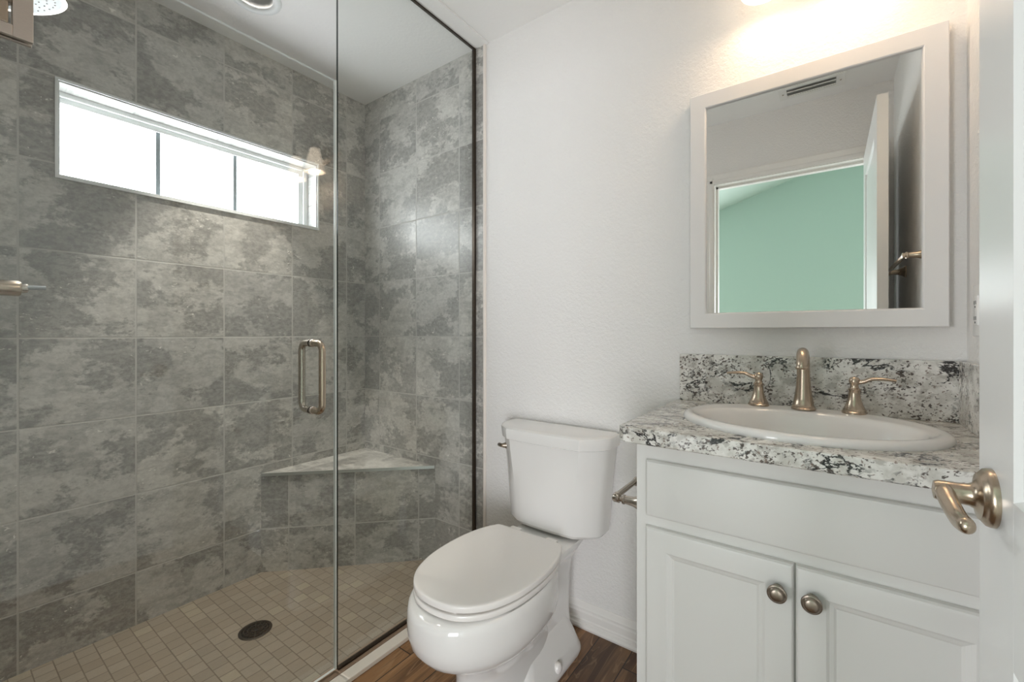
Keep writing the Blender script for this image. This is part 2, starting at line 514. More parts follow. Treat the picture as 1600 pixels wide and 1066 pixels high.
ci_ = [(RLX+RLR*math.cos(a), RLY+RLR*math.sin(a)) for a in cang]
zc0, zc1 = CEIL-.004, CEIL+.06
loft(bm, [[Vector((x, y, z)) for x, y in pts_] for pts_, z in ((ci_, zc0), (co_, zc0), (co_, zc1), (ci_, zc1), (ci_, zc0))], False, False)
bmesh.ops.remove_doubles(bm, verts=bm.verts, dist=1e-5)
struct('ceiling_shower', bm, 'ceil', 'white ceiling over the shower', smooth=0)

# threshold under the glass: tile strip with warm light in its colour, cream strip
bm = bmesh.new(); box(bm, -1.335, YF, 0, -1.291, DY, .0165, .001)
struct('trim_1', bm, 'warm_lit_tile_side', 'tile strip under the shower glass, browned for warm lamplight', smooth=0)
bm = bmesh.new(); box(bm, -1.290, YF, 0, -1.247, DY, .0155, .002)
struct('trim_2', bm, 'sill', 'cream shower threshold strip', smooth=0)
# tile edge trim at the end wall
bm = bmesh.new()
sweep(bm, [(-1.257, DY+.004, .0), (-1.257, DY+.004, CEIL-.004)], .0075, 12)
struct('trim_3', bm, 'caulk', 'pale rounded trim ending the shower tile')

# baseboard along the back wall
def baseboard(name, p0, p1, inward, label):
    prof = [(0, 0), (.022, 0), (.024, .008), (.021, .017), (.014, .021), (.014, .027), (.016, .030), (.013, .036), (.013, .058),
            (.010, .064), (.010, .072), (.007, .078), (.006, .088), (.003, .095), (0, .095)]
    b = bmesh.new()
    rings = []
    for p in (p0, p1):
        rings.append([Vector(p)+Vector(inward)*a+Vector((0, 0, z)) for a, z in prof])
    loft(b, rings)
    struct(name, b, 'trim', label, smooth=25)
baseboard('baseboard_back', (-1.245, DY+.006, 0), (-.381, DY+.006, 0), (0, -1, 0), 'white moulded baseboard behind the toilet')
baseboard('baseboard_right', (XR, YF+.02, 0), (XR, 1.04, 0), (-1, 0, 0), 'white moulded baseboard behind the door')

# door casing and jambs of the doorway
def casing_profile(w):
    return [(0, 0), (0, .009), (.006, .012), (.02, .012), (.026, .009), (w-.02, .011), (w-.008, .014), (w, .010), (w, 0)]
bm = bmesh.new()
w = .062
for (ax, sgn) in ((OX0-.005, -1),):
    rings = [[Vector((ax+sgn*a, YF+d, z)) for a, d in casing_profile(w)] for z in (0, OZ+.005+w)]
    loft(bm, rings)
rings = [[Vector((x, YF+d, OZ+.005+a)) for a, d in casing_profile(w)] for x in (OX0-.005-w, OX1+.06)]
loft(bm, rings)
rings = [[Vector((OX1+.005+a, YF+d, z)) for a, d in casing_profile(w)] for z in (0, OZ+.005+w)]
loft(bm, rings)
struct('trim_4', bm, 'trim', 'white moulded casing around the doorway', smooth=25)
bm = bmesh.new()
box(bm, OX0-.018, YF-.12, 0, OX0, YF+.003, OZ+.018)
box(bm, OX1, YF-.12, 0, OX1+.018, YF+.003, OZ+.018)
box(bm, OX0, YF-.12, OZ, OX1, YF+.003, OZ+.018)
box(bm, OX0, YF-.085, 0, OX0+.011, YF-.05, OZ)
box(bm, OX0, YF-.085, OZ-.011, OX1, YF-.05, OZ)
struct('trim_5', bm, 'trim', 'white jamb lining of the doorway', smooth=0)

# the green bedroom beyond the doorway
BY = -3.5
def zc(x): return 2.80+.305*(x+1.25)
bm = bmesh.new(); box(bm, -3.2, BY-.1, -.05, 2.6, BY, 4.3)
struct('wall_bedroom_back', bm, 'green', 'sage green bedroom wall facing the doorway', smooth=0)
bm = bmesh.new(); box(bm, -3.3, BY, -.05, -3.2, YF-.115, 4.3)
struct('wall_bedroom_left', bm, 'green', 'sage green bedroom wall on the shower side', smooth=0)
bm = bmesh.new(); box(bm, 2.6, BY, -.05, 2.7, YF-.115, 4.3)
struct('wall_bedroom_right', bm, 'green', 'sage green bedroom wall on the towel bar side', smooth=0)
bm = bmesh.new()
y0 = YF-.115
box(bm, -3.2, y0-.01, -.05, OX0-.018, y0, 4.3)
box(bm, OX1+.018, y0-.01, -.05, 2.6, y0, 4.3)
box(bm, OX0-.018, y0-.01, OZ+.018, OX1+.018, y0, 4.3)
struct('wall_bedroom_front', bm, 'green', 'sage green bedroom wall around the doorway', smooth=0)
bm = bmesh.new(); box(bm, -3.2, BY, -.06, 2.6, YF-.115, -.005)
struct('floor_bedroom', bm, 'carpet', 'beige bedroom floor', smooth=0)
bm = bmesh.new()
loft(bm, [[Vector((x, y, z)) for x, z in ((-3.25, zc(-3.25)), (2.65, zc(2.65)), (2.65, zc(2.65)+.1), (-3.25, zc(-3.25)+.1))] for y in (BY-.05, y0+.05)])
struct('ceiling_bedroom', bm, 'green', 'sloping sage green bedroom ceiling', smooth=0)

# ------------------------------------------------------------------ window
bm = bmesh.new()                                           # white vinyl frame, two steps
def rect_ring(bm, x0, x1, o, i):
    oy0, oy1, oz0, oz1 = o; iy0, iy1, iz0, iz1 = i
    box(bm, x0, oy0, oz0, x1, iy0, oz1, .003)
    box(bm, x0, iy1, oz0, x1, oy1, oz1, .003)
    box(bm, x0, iy0, oz0, x1, iy1, iz0, .003)
    box(bm, x0, iy0, iz1, x1, iy1, oz1, .003)
rect_ring(bm, AX-T+.002, AX-.080, (HY0, HY1, HZ0, HZ1), (HY0+.014, HY1-.030, HZ0+.012, HZ1-.024))
rect_ring(bm, AX-T+.004, AX-.092, (HY0+.010, HY1-.028, HZ0+.010, HZ1-.022), (HY0+.020, HY1-.052, HZ0+.018, HZ1-.044))
win = struct('window_1', bm, 'vinyl', 'wide white framed window of frosted glass high in the shower wall', smooth=25)
PY0, PY1, PZ0, PZ1 = HY0+.020, HY1-.052, HZ0+.018, HZ1-.044
bm = bmesh.new(); box(bm, AX-.112, PY0, PZ0, AX-.104, PY1, PZ1)
obj('pane', bm, 'pane', win, smooth=0)
for yy in (.590, .879):
    bm = bmesh.new(); box(bm, AX-.104, yy-.0075, PZ0, AX-.098, yy+.0075, PZ1, .001)
    obj('grid_bar', bm, 'bar_grey', win, smooth=0)
bm = bmesh.new()                                           # pale tiled reveal
box(bm, AX-.08, HY0, HZ1-.007, AX, HY1, HZ1+.0)
box(bm, AX-.08, HY1-.007, HZ0, AX, HY1, HZ1-.007)
box(bm, AX-.08, HY0, HZ0, AX, HY0+.005, HZ1-.007)
box(bm, AX-.08, HY0+.005, HZ0, AX, HY1-.007, HZ0+.006)
obj('reveal', bm, 'tile_light', win, smooth=0, uv=lambda c, n: ((c.y-.215)/.29, .5) if abs(n.z) > .5 else ((c.y/.3+.5), (c.z-1.80)/.3))
bm = bmesh.new()                                           # slim edge trim around the opening
e = .006
box(bm, AX-.004, HY0-e, HZ1-.002, AX+.006, HY1+e, HZ1+e)
box(bm, AX-.004, HY0-e, HZ0-.009, AX+.008, HY1+e, HZ0+.004)
box(bm, AX-.004, HY0-e, HZ0, AX+.006, HY0+.002, HZ1)
box(bm, AX-.004, HY1-.002, HZ0, AX+.006, HY1+e, HZ1)
obj('edge_trim', bm, 'vinyl', win, smooth=0)

# ------------------------------------------------------------------ corner bench
B0 = Vector((AX, .950)); B1 = Vector((-1.572, DY)); BC = Vector((AX, DY))
BZ = .474
bench = thing('corner_bench', (AX+.2, DY-.2, .012), 'triangular grey tiled shower bench filling the corner under the end wall', 'bench')
d = (B1-B0).normalized(); nrm = Vector((d.y, -d.x))
bm = bmesh.new()
loft(bm, [[Vector((B0.x, B0.y, z)), Vector((B1.x, B1.y, z)), Vector((BC.x, BC.y, z))] for z in (.012, BZ-.013)])
part('front_panel', bm, 'tile', bench, smooth=0, uv=grid_uv)
bm = bmesh.new()
loft(bm, [[Vector((B0.x, B0.y, z)), Vector((B1.x, B1.y, z)), Vector((BC.x, BC.y, z))] for z in (BZ-.0128, BZ)])
part('seat_slab', bm, 'tile', bench, smooth=0, uv=lambda c, n: ((c.x+2.05)/.75+80, (c.y-1.0)/.75+.2) if abs(n.z) > .8 else (c.x/.3+.3, .5))
bm = bmesh.new()
a0, a1 = B0+nrm*.001, B1+nrm*.001
loft(bm, [[Vector((p.x, p.y, BZ-.012)), Vector((p.x+nrm.x*.004, p.y+nrm.y*.004, BZ-.012)), Vector((p.x+nrm.x*.004, p.y+nrm.y*.004, BZ+.002)), Vector((p.x, p.y, BZ+.002))] for p in (a0+d*.004, a1-d*.004)])
part('metal_edge', bm, 'chrome_edge', bench, 'pale metal edge strip', smooth=0)

# ------------------------------------------------------------------ floor drain
dr = thing('floor_drain', (-1.742, .752, .012), 'round dark metal drain set in the mosaic shower floor', 'drain')
bm = bmesh.new(); lathe(bm, (-1.742, .752, .009), (0, 0, 1), [(0, .056), (.0045, .056), (.0055, .054), (.0055, .047), (.004, .046)], 40)
part('drain_ring', bm, 'dgrille', dr)
bm = bmesh.new(); lathe(bm, (-1.742, .752, .0128), (0, 0, 1), [(0, .0455), (.0005, .0455)], 40)
part('drain_well', bm, 'dark', dr)
bm = bmesh.new()
for k in range(3):
    r = .012+.0135*k
    pts = [(-1.742+r*math.cos(t), .752+r*math.sin(t), .0148) for t in [2*PI*i/28 for i in range(29)]]
    sweep(bm, pts, .0022, 6, False)
for k in range(14):
    t = 2*PI*k/14
    sweep(bm, [(-1.742+.010*math.cos(t), .752+.010*math.sin(t), .0146), (-1.742+.047*math.cos(t), .752+.047*math.sin(t), .0146)], .0016, 6)
part('drain_grate', bm, 'dgrille', dr)

# ------------------------------------------------------------------ glass: fixed panel and door
def pane_box(bm, y0, y1, z0, z1, x=XG, t=.0095):
    x0, x1 = x-t/2, x+t/2
    vs = [bm.verts.new(p) for p in ((x0, y0, z0), (x1, y0, z0), (x1, y1, z0), (x0, y1, z0), (x0, y0, z1), (x1, y0, z1), (x1, y1, z1), (x0, y1, z1))]
    F = lambda ids, mi: setattr(bm.faces.new([vs[i] for i in ids]), 'material_index', mi)
    F((1, 2, 6, 5), 0); F((0, 4, 7, 3), 0)
    F((0, 1, 5, 4), 1); F((2, 3, 7, 6), 1)
    F((0, 3, 2, 1), 1); F((4, 5, 6, 7), 2)
fp = thing('shower_glass_panel', (XG, 1.16, .0165), 'fixed clear glass shower panel reaching the ceiling beside the toilet', 'glass panel')
bm = bmesh.new(); pane_box(bm, .8205, DY-.006, .021, CEIL-.008)
part('glass_pane', bm, ['glass', 'glass_edge', 'glass_edge'], fp, smooth=0)
bm = bmesh.new()
box(bm, XG-.008, DY-.011, .0165, XG+.008, DY, CEIL-.004, .001)
part('wall_channel', bm, 'bronze', fp, smooth=0)
bm = bmesh.new(); box(bm, XG-.008, .8205, .0165, XG+.008, DY-.011, .0235, .001)
part('bottom_seal', bm, 'bronze', fp, smooth=0)
bm = bmesh.new(); box(bm, XG-.006, .8205, CEIL-.0085, XG+.006, DY-.011, CEIL-.004)
part('top_channel', bm, 'bronze', fp, smooth=0)

sd = thing('hinged_glass_screen', (XG, YF+.05, .0165), 'frameless clear glass shower door with a D pull handle and plate hinge', 'shower door')
bm = bmesh.new(); pane_box(bm, YF+.012, .8105, .026, 1.964)
part('glass_pane', bm, ['glass', 'pale_lit_edge', 'pale_lit_edge'], sd, smooth=0)
bm = bmesh.new()
box(bm, XG-.0055, .8107, .026, XG+.0055, .8150, 1.964)
part('edge_seal', bm, 'pale_lit_edge', sd, 'pale strip along the closing edge', smooth=0)
for z0, lab in ((1.718, 'nickel plate hinge near the top'), (.22, 'nickel plate hinge near the floor')):
    z1 = z0+.092
    bm = bmesh.new()
    for s in (-1, 1):
        xa, xb = (XG+.005, XG+.014) if s > 0 else (XG-.014, XG-.005)
        box(bm, xa, .112, z0, xb, .140, z1, .001)
        box(bm, xa, .050, z0, xb, .112, z0+.022, .001)
        box(bm, xa, .050, z1-.022, xb, .112, z1, .001)
    h = part('hinge', bm, 'satin_plate', sd, lab, smooth=0)
    bm = bmesh.new()
    box(bm, XG-.012, YF, z0+.024, XG+.010, .107, z1-.024, .002)
    box(bm, XG-.03, YF, z0, XG+.03, YF+.006, z1, .001)
    sub('pivot_block', bm, 'nickel', h, smooth=0)
# D handle through the glass
for s, nm in ((1, 'outer'), (-1, 'inner')):
    bm = bmesh.new()
    X1 = XG+s*.060; X0 = XG+s*.0048; zt, zb = 1.100, .889; R = .024
    pts = [(X0, .733, zt), (X1-s*R, .733, zt)]
    pts += [(X1-s*R+s*R*math.sin(a), .733, zt-R+R*math.cos(a)) for a in [PI/2*i/8 for i in range(1, 9)]]
    pts += [(X1-s*R+s*R*math.cos(a), .733, zb+R-R*math.sin(a)) for a in [PI/2*i/8 for i in range(0, 9)]]
    pts += [(X0, .733, zb)]
    sweep(bm, pts, .0105, 18)
    hd = part('handle', bm, 'nickel' if s > 0 else 'nickel_cool', sd, 'brushed nickel pull on the %s face' % nm)
    for z in (zt, zb):
        bm = bmesh.new()
        lathe(bm, (XG+s*.0048, .733, z), (s, 0, 0), [(0, .0125), (.004, .0128), (.0065, .0118), (.007, .0095)], 24)
        sub('washer', bm, 'satin_plate', hd)

# ------------------------------------------------------------------ shower head and valve
SHX = -1.735
sh = thing('showerhead', (SHX, YF, 2.13), 'round shower head with white spray face on an arm from the shower wall', 'shower head')
bm = bmesh.new()
lathe(bm, (SHX, YF, 2.14), (0, 1, 0), [(0, .03), (.004, .03), (.010, .014), (.012, .011)], 24)
part('flange', bm, 'nickel_cool', sh)
hc = Vector((SHX, .165, 2.030)); hn = Vector((0, .30, -.95)).normalized()
bm = bmesh.new()
sweep(bm, spline([(SHX, YF+.005, 2.14), (SHX, .07, 2.15), (SHX, .115, 2.14), tuple(hc-hn*.045)], 6), .0095, 14)
part('shower_arm', bm, 'nickel_cool', sh)
bm = bmesh.new()
lathe(bm, hc-hn*.05, hn, [(0, .012), (.012, .016), (.02, .02), (.035, .070), (.048, .087), (.054, .090), (.057, .088), (.0555, .080)], 48)
part('head_body', bm, 'nickel_cool', sh)
bm = bmesh.new()
lathe(bm, hc+hn*.004, hn, [(0, .078), (.0025, .077), (.003, .074)], 40)
fc = part('spray_face', bm, 'white_face', sh, 'pale spray face with rows of nozzles')
bm = bmesh.new()
_, uu, vv = frame_of(hn)
for k, r in ((6, .015), (12, .031), (18, .047), (26, .063)):
    for i in range(k):
        t = 2*PI*i/k
        lathe(bm, hc+hn*.006+uu*r*math.cos(t)+vv*r*math.sin(t), hn, [(0, .0022), (.002, .0016)], 8)
sub('nozzle', bm, 'bronze', fc)['kind'] = 'stuff'

sv = thing('shower_valve', (SHX, YF, 1.25), 'nickel shower mixer with slim lever sticking out of the wall under the shower head', 'shower valve')
bm = bmesh.new(); lathe(bm, (SHX, YF, 1.25), (0, 1, 0), [(0, .085), (.004, .085), (.010, .075), (.014, .03), (.016, .024)], 40)
part('escutcheon', bm, 'nickel_cool', sv)
bm = bmesh.new(); lathe(bm, (SHX, YF+.014, 1.25), (0, 1, 0), [(0, .024), (.04, .022), (.10, .0205), (.126, .0205), (.130, .018), (.131, .008), (.139, .0075)], 32)
part('valve_hub', bm, 'nickel', sv)
bm = bmesh.new(); lathe(bm, (SHX, .150, 1.251), (0, 1, 0), [(0, .0075), (.004, .0075), (.010, .012), (.018, .0135), (.026, .012), (.028, .007)], 24)
lv = part('lever_hub', bm, 'nickel_cool', sv)
bm = bmesh.new(); sweep(bm, [(SHX+.006, .170, 1.253), (SHX+.006, .190, 1.254), (SHX+.006, .209, 1.2545)], [(.006, .0055), (.0065, .0058), (.006, .0058)], 12)
sub('lever', bm, 'white_face', lv)

# ------------------------------------------------------------------ recessed light and ceiling vent
rl = thing('recessed_light', (-1.80, .774, CEIL-.004), 'round white recessed light in the shower ceiling', 'ceiling light')
zr = CEIL-.004
bm = bmesh.new()
lathe(bm, (RLX, RLY, zr), (0, 0, -1), [(0, .094), (.005, .092), (.009, .083), (.008, .072), (.002, .064), (-.004, .0625), (-.004, .066), (0, .066)], 48, False, False)
part('trim_ring', bm, 'vinyl', rl)
bm = bmesh.new()
lathe(bm, (RLX, RLY, zr), (0, 0, 1), [(.0, .0635), (.05, .061), (.13, .056), (.13, .058), (.05, .063), (.0, .0645)], 48, False, False)
part('baffle', bm, 'baffle', rl, 'grey inner baffle')
bm = bmesh.new(); lathe(bm, (RLX, RLY, zr+.131), (0, 0, 1), [(0, .057), (.004, .057)], 40)
part('lens', bm, 'vinyl', rl)
l = bpy.data.lights.new('shower_fill_spot', 'SPOT'); l.spot_size = math.radians(56); l.spot_blend = .45; l.shadow_soft_size = .02; l.energy = SHOWER_FILL; l.color = (1.0, .94, .86)
lo = bpy.data.objects.new('shower_fill_spot', l); COL.objects.link(lo); lo.parent = rl; lo.location = (0, 0, .128)  # spot added inside the can to brighten the shower; the fixture looks unlit

vt = thing('ceiling_vent', (-.07, .19, CEIL), 'white louvered air vent in the ceiling, seen in the mirror', 'vent')
bm = bmesh.new()
cx, cy = -.07, .19
for a in ((cx-.145, cy-.068, cx-.108, cy+.068), (cx+.108, cy-.068, cx+.145, cy+.068), (cx-.108, cy-.068, cx+.108, cy-.044), (cx-.108, cy+.044, cx+.108, cy+.068)):
    box(bm, a[0], a[1], CEIL-.005, a[2], a[3], CEIL, .001)
part('vent_frame', bm, 'plate', vt, smooth=0)
bm = bmesh.new(); box(bm, cx-.108, cy-.044, CEIL-.001, cx+.108, cy+.044, CEIL)
part('vent_throat', bm, 'baffle', vt, smooth=0)
for yk in (cy-.020, cy+.022):
    bm = bmesh.new()
    pf = [(-.018, -.0015), (-.008, -.008), (.004, -.013), (.016, -.0150), (.016, -.0135), (.005, -.0115), (-.007, -.0065), (-.016, -.0015)]
    loft(bm, [[Vector((x, yk+a_, CEIL+b_)) for a_, b_ in pf] for x in (cx-.107, cx+.107)])
    part('louver', bm, 'plate', vt, smooth=30)
for s in (-1, 1):
    bm = bmesh.new(); lathe(bm, (cx+s*.126, cy, CEIL-.005), (0, 0, -1), [(0, .005), (.002, .004)], 12)
    part('screw', bm, 'nickel_cool', vt)

# ------------------------------------------------------------------ toilet
TX = -.835
toilet = thing('toilet', (TX, 1.12, 0), 'white two-piece toilet with closed lid between shower glass and vanity', 'toilet')
def egg(yf, yb, w, z, n=48, p=2.15, ym=None, back=2.6):
    ym = yf+(yb-yf)*.56 if ym is None else ym
    out = []
    for i in range(n):
        t = 2*PI*i/n
        c, s = math.cos(t), math.sin(t)
        pw = p if s < 0 else back
        x = w*math.copysign(abs(c)**(2/pw), c)
        y = ym+((ym-yf) if s < 0 else (yb-ym))*math.copysign(abs(s)**(2/pw), s)
        out.append(Vector((TX+x, y, z)))
    return out
bm = bmesh.new()
lev = [(.0, .900, 1.33, .098), (.012, .896, 1.34, .100), (.06, .905, 1.32, .093), (.14, .908, 1.31, .092), (.188, .896, 1.30, .099), (.212, .868, 1.29, .118), (.229, .840, 1.28, .137),
       (.248, .808, 1.275, .154), (.268, .781, 1.27, .1675), (.291, .764, 1.265, .1765), (.32, .756, 1.262, .180), (.345, .755, 1.26, .1805), (.372, .756, 1.26, .180), (.389, .760, 1.258, .178), (.3955, .770, 1.25, .174), (.396, .80, 1.24, .15)]
loft(bm, [egg(yf, yb, w, z, ym=1.03 if z > .18 else None) for z, yf, yb, w in lev])
# trapway column and tank deck at the back
def rrect(x0, x1, y0, y1, z, r, n=6):
    out = []
    for (cx_, cy_, a0) in ((x1-r, y1-r, 0), (x0+r, y1-r, PI/2), (x0+r, y0+r, PI), (x1-r, y0+r, 1.5*PI)):
        for i in range(n+1):
            t = a0+PI/2*i/n
            out.append(Vector((cx_+r*math.cos(t), cy_+r*math.sin(t), z)))
    return out
col = [(0.0, .100, 1.10, 1.425), (.05, .092, 1.10, 1.42), (.14, .080, 1.12, 1.42), (.26, .078, 1.12, 1.43), (.32, .086, 1.12, 1.44), (.36, .108, 1.12, 1.455), (.385, .122, 1.13, 1.465), (.394, .120, 1.13, 1.465), (.396, .110, 1.14, 1.455)]
loft(bm, [rrect(TX-w, TX+w, y0, y1, z, min(.05, w*.55)) for z, w, y0, y1 in col])
# foot flange
fl = [(0, .128, 1.04, 1.425), (.012, .131, 1.035, 1.43), (.022, .129, 1.04, 1.428), (.06, .112, 1.06, 1.42), (.12, .086, 1.09, 1.40), (.15, .07, 1.12, 1.38)]
loft(bm, [rrect(TX-w, TX+w, y0, y1, z, min(.06, w*.6)) for z, w, y0, y1 in fl])
part('bowl', bm, 'ceramic', toilet, smooth=50)
for s in (-1, 1):
    bm = bmesh.new(); lathe(bm, (TX+s*.117, 1.235, .030), (s*.45, 0, 1), [(0, .017), (.008, .017), (.018, .013), (.024, .006), (.025, .001)], 20)
    part('bolt_cap', bm, 'seatp', toilet)
HALF = [(0, .786), (.035, .789), (.07, .799), (.103, .820), (.135, .856), (.158, .905), (.173, .965), (.1785, 1.04), (.1755, 1.11), (.166, 1.165), (.152, 1.205), (.138, 1.232), (.126, 1.246), (.08, 1.249), (0, 1.250)]
def outline(z, sc=1.0, dy=0.0):
    h = [Vector((x, y, 0)) for x, y in HALF]
    h = spline(h, 3)
    pts = [(p.x, p.y) for p in h]
    full = pts + [(-x, y) for x, y in reversed(pts[1:-1])]
    cy_ = 1.04
    return [Vector((TX+x*sc, cy_+(y-cy_)*sc+dy, z)) for x, y in full]
bm = bmesh.new()
loft(bm, [outline(.4002, .970), outline(.4008, .984, -.002), outline(.403, .990, -.003), outline(.4145, .990, -.003), outline(.4162, .986, -.002), outline(.4168, .975)])
part('seat', bm, 'seatp', toilet, smooth=50)
bm = bmesh.new()
loft(bm, [outline(.4225, .988), outline(.4232, .997), outline(.426, 1.0), outline(.4360, 1.0), outline(.4385, .9955), outline(.4398, .985), outline(.4404, .95), outline(.4410, .7), outline(.4413, .1)])
part('seat_lid', bm, 'seatp', toilet, smooth=50)
for s in (-1, 1):
    bm = bmesh.new(); box(bm, TX+s*.075-.022, 1.243, .396, TX+s*.075+.022, 1.285, .430, .006, 3)
    part('seat_hinge', bm, 'seatp', toilet)
for x, y in ((-.15, .96), (.15, .96), (-.06, .815), (.06, .815)):
    bm = bmesh.new(); box(bm, TX+x-.012, y-.008, .4155, TX+x+.012, y+.008, .4215)
    part('lid_bumper', bm, 'seatp', toilet)

def tank_ring(z, wf, ws, yf, ysd, yb, bow=.006):
    P = []
    for k in range(7): P.append((-wf+2*wf*k/6, yf-bow*math.sin(PI*k/6)))
    m = [(wf+(ws-wf)*.5+.006, yf+(ysd-yf)*.5-.004), (ws-.0125, ysd-.016), (ws-.0035, ysd-.001), (ws, ysd+.018), (ws, yb-.012), (ws-.012, yb)]
    P += m + [(-x, y) for x, y in reversed(m)]
    return [Vector((TX+x, y, z)) for x, y in P]
bm = bmesh.new()
tl = [(.404, .095, .170, 1.372, 1.425, 1.470), (.408, .112, .188, 1.355, 1.415, 1.478), (.420, .119, .197, 1.347, 1.410, 1.485), (.47, .122, .201, 1.344, 1.408, 1.488), (.55, .128, .207, 1.341, 1.407, 1.489),
      (.63, .137, .214, 1.337, 1.406, 1.490), (.70, .145, .222, 1.334, 1.405, 1.491), (.728, .147, .2245, 1.333, 1.405, 1.491)]
loft(bm, [tank_ring(z, a, b, c, d_, e_) for z, a, b, c, d_, e_ in tl])
part('tank', bm, 'ceramic', toilet, smooth=28)
bm = bmesh.new()
ll = [(.7265, .150, .228, 1.329, 1.402, 1.494), (.729, .153, .232, 1.324, 1.399, 1.497), (.760, .155, .235, 1.321, 1.397, 1.499), (.768, .1535, .2335, 1.323, 1.398, 1.498), (.7725, .149, .228, 1.329, 1.402, 1.493), (.774, .14, .22, 1.338, 1.408, 1.485)]
loft(bm, [tank_ring(z, a, b, c, d_, e_) for z, a, b, c, d_, e_ in ll])
part('tank_lid', bm, 'ceramic', toilet, smooth=28)
bm = bmesh.new()
fx, fy, fz = TX-.186, 1.372, .690
ax_ = Vector((-.62, -.78, 0)).normalized()
lathe(bm, (fx, fy, fz), ax_, [(-.004, .013), (.006, .013), (.010, .010), (.02, .008)], 20)
s0 = Vector((fx, fy, fz))+ax_*.017
sweep(bm, spline([s0, s0+Vector((-.02, .012, -.004)), s0+Vector((-.045, .035, -.010))], 5), [(.005+.003*(i/10), .008) for i in range(11)], 12)
part('flush_lever', bm, 'knobm', toilet, 'dark nickel flush lever')

# ------------------------------------------------------------------ vanity cabinet
CL, CR, CF = -.380, XR-.001, 1.047
van = thing('vanity_cabinet', (-.05, 1.28, 0), 'white vanity cabinet with plain drawer front over two panel doors', 'cabinet')
bm = bmesh.new()
box(bm, CL, CF, 0, CL+.018, DY+.005, .873)
box(bm, CR-.018, CF, .0, CR, DY+.005, .873)
box(bm, CL+.018, CF+.02, .09, CR-.018, DY+.004, .105)
box(bm, CL+.018, DY-.01, .105, CR-.018, DY+.004, .873)
box(bm, CL+.018, CF+.05, 0, CR-.018, CF+.065, .09)
for x0_, x1_ in ((CL+.018, CL+.060), (CR-.060, CR-.018)): box(bm, x0_, CF, 0, x1_, CF+.02, .873)
for z0_, z1_ in ((.812, .873), (.650, .710), (.09, .130)): box(bm, CL+.060, CF, z0_, CR-.060, CF+.02, z1_)
box(bm, -.085, CF, .130, -.020, CF+.02, .650)
part('carcass', bm, 'cabinet', van, smooth=0)
bm = bmesh.new()
def bevel_slab(bm, x0, z0, x1, z1, yf, yb, b):
    r = lambda i, y: [Vector((x0+i, y, z0+i)), Vector((x1-i, y, z0+i)), Vector((x1-i, y, z1-i)), Vector((x0+i, y, z1-i))]
    loft(bm, [r(0, yb), r(0, yf+b*.8), r(b*.35, yf+b*.25), r(b, yf)])
bevel_slab(bm, -.353, .694, .256, .827, CF-.019, CF-.001, .008)
part('drawer_front', bm, 'cabinet', van, smooth=25)
def panel_door(x0, x1, z0, z1):
    b = bmesh.new(); yf, yb = CF-.019, CF-.001
    def r(i, y): return [Vector((x0+i, y, z0+i)), Vector((x1-i, y, z0+i)), Vector((x1-i, y, z1-i)), Vector((x0+i, y, z1-i))]
    s = .051
    loft(b, [r(0, yb), r(0, yf+.006), r(.003, yf+.0015), r(.008, yf), r(s-.002, yf), r(s, yf+.0015), r(s+.003, yf+.004), r(s+.010, yf+.0065), r(s+.013, yf+.009), r(s+.014, yf+.0095)])
    return b
for x0, x1, kx in ((-.353, -.0545, -.081), (-.0505, .248, -.024)):
    left = x0 < -.2
    dd = part('door', panel_door(x0, x1, .11, .667), 'cabinet', van, smooth=20)
    bm = bmesh.new()
    lathe(bm, (kx, CF-.019, .612), (0, -1, 0), [(0, .011), (.002, .011), (.004, .007), (.011, .0065), (.014, .012), (.017, .0165), (.020, .0178), (.0235, .0172), (.0245, .0150), (.0255, .0148), (.0265, .0135), (.0280, .0125), (.0295, .009), (.030, .002)], 36)
    sub('knob', bm, 'knobm', dd)

# toilet paper holder on the cabinet side
ph = thing('toilet_paper_holder', (CL, 1.175, .69), 'empty brushed nickel paper holder on the vanity side beside the tank', 'paper holder')
for y in (1.105, 1.255):
    bm = bmesh.new()
    lathe(bm, (CL, y, .69), (-1, 0, 0), [(0, .025), (.004, .025), (.012, .019), (.03, .0125), (.052, .0105), (.054, .0125), (.058, .0125), (.060, .0075), (.066, .0075), (.068, .0115), (.082, .0115), (.086, .009), (.088, .002)], 24)
    part('post', bm, 'nickel_cool', ph)
bm = bmesh.new(); sweep(bm, [(CL-.075, 1.105, .697), (CL-.075, 1.255, .697)], .0075, 14)
for y in (1.105, 1.255): lathe(bm, (CL-.075, y, .688), (0, 0, 1), [(0, .009), (.014, .009), (.017, .006)], 14)
part('roller_bar', bm, 'nickel_cool', ph)

# ------------------------------------------------------------------ countertop with sink hole
ZT, ZB = .911, .8735
SXc, SYc, SA, SB = -.052, 1.242, .262, .212
ct = thing('countertop', (-.06, 1.25, ZB), 'white and black speckled granite vanity top with low splashes', 'countertop')
bm = bmesh.new()
X0, X1, Y0, Y1 = -.406, XR-.0005, .984, DY+.0055
corner = .016
poly = [(X0, Y0+corner), (X0+corner, Y0), (X1, Y0), (X1, Y1), (X0, Y1)]
def ray_poly(a):
    dx, dy = math.cos(a), math.sin(a); best = 9
    for (ax, ay), (bx, by) in zip(poly, poly[1:]+poly[:1]):
        ex, ey = bx-ax, by-ay; den = dx*ey-dy*ex
        if abs(den) < 1e-9: continue
        t = ((ax-SXc)*ey-(ay-SYc)*ex)/den; s = ((ax-SXc)*dy-(ay-SYc)*dx)/den
        if t > 0 and -1e-6 <= s <= 1+1e-6: best = min(best, t)
    return SXc+dx*best, SYc+dy*best
angs = sorted([2*PI*i/64 for i in range(64)]+[math.atan2(y-SYc, x-SXc) % (2*PI) for x, y in poly])
out = [ray_poly(a) for a in angs]
ha, hb = SA-.012, SB-.012
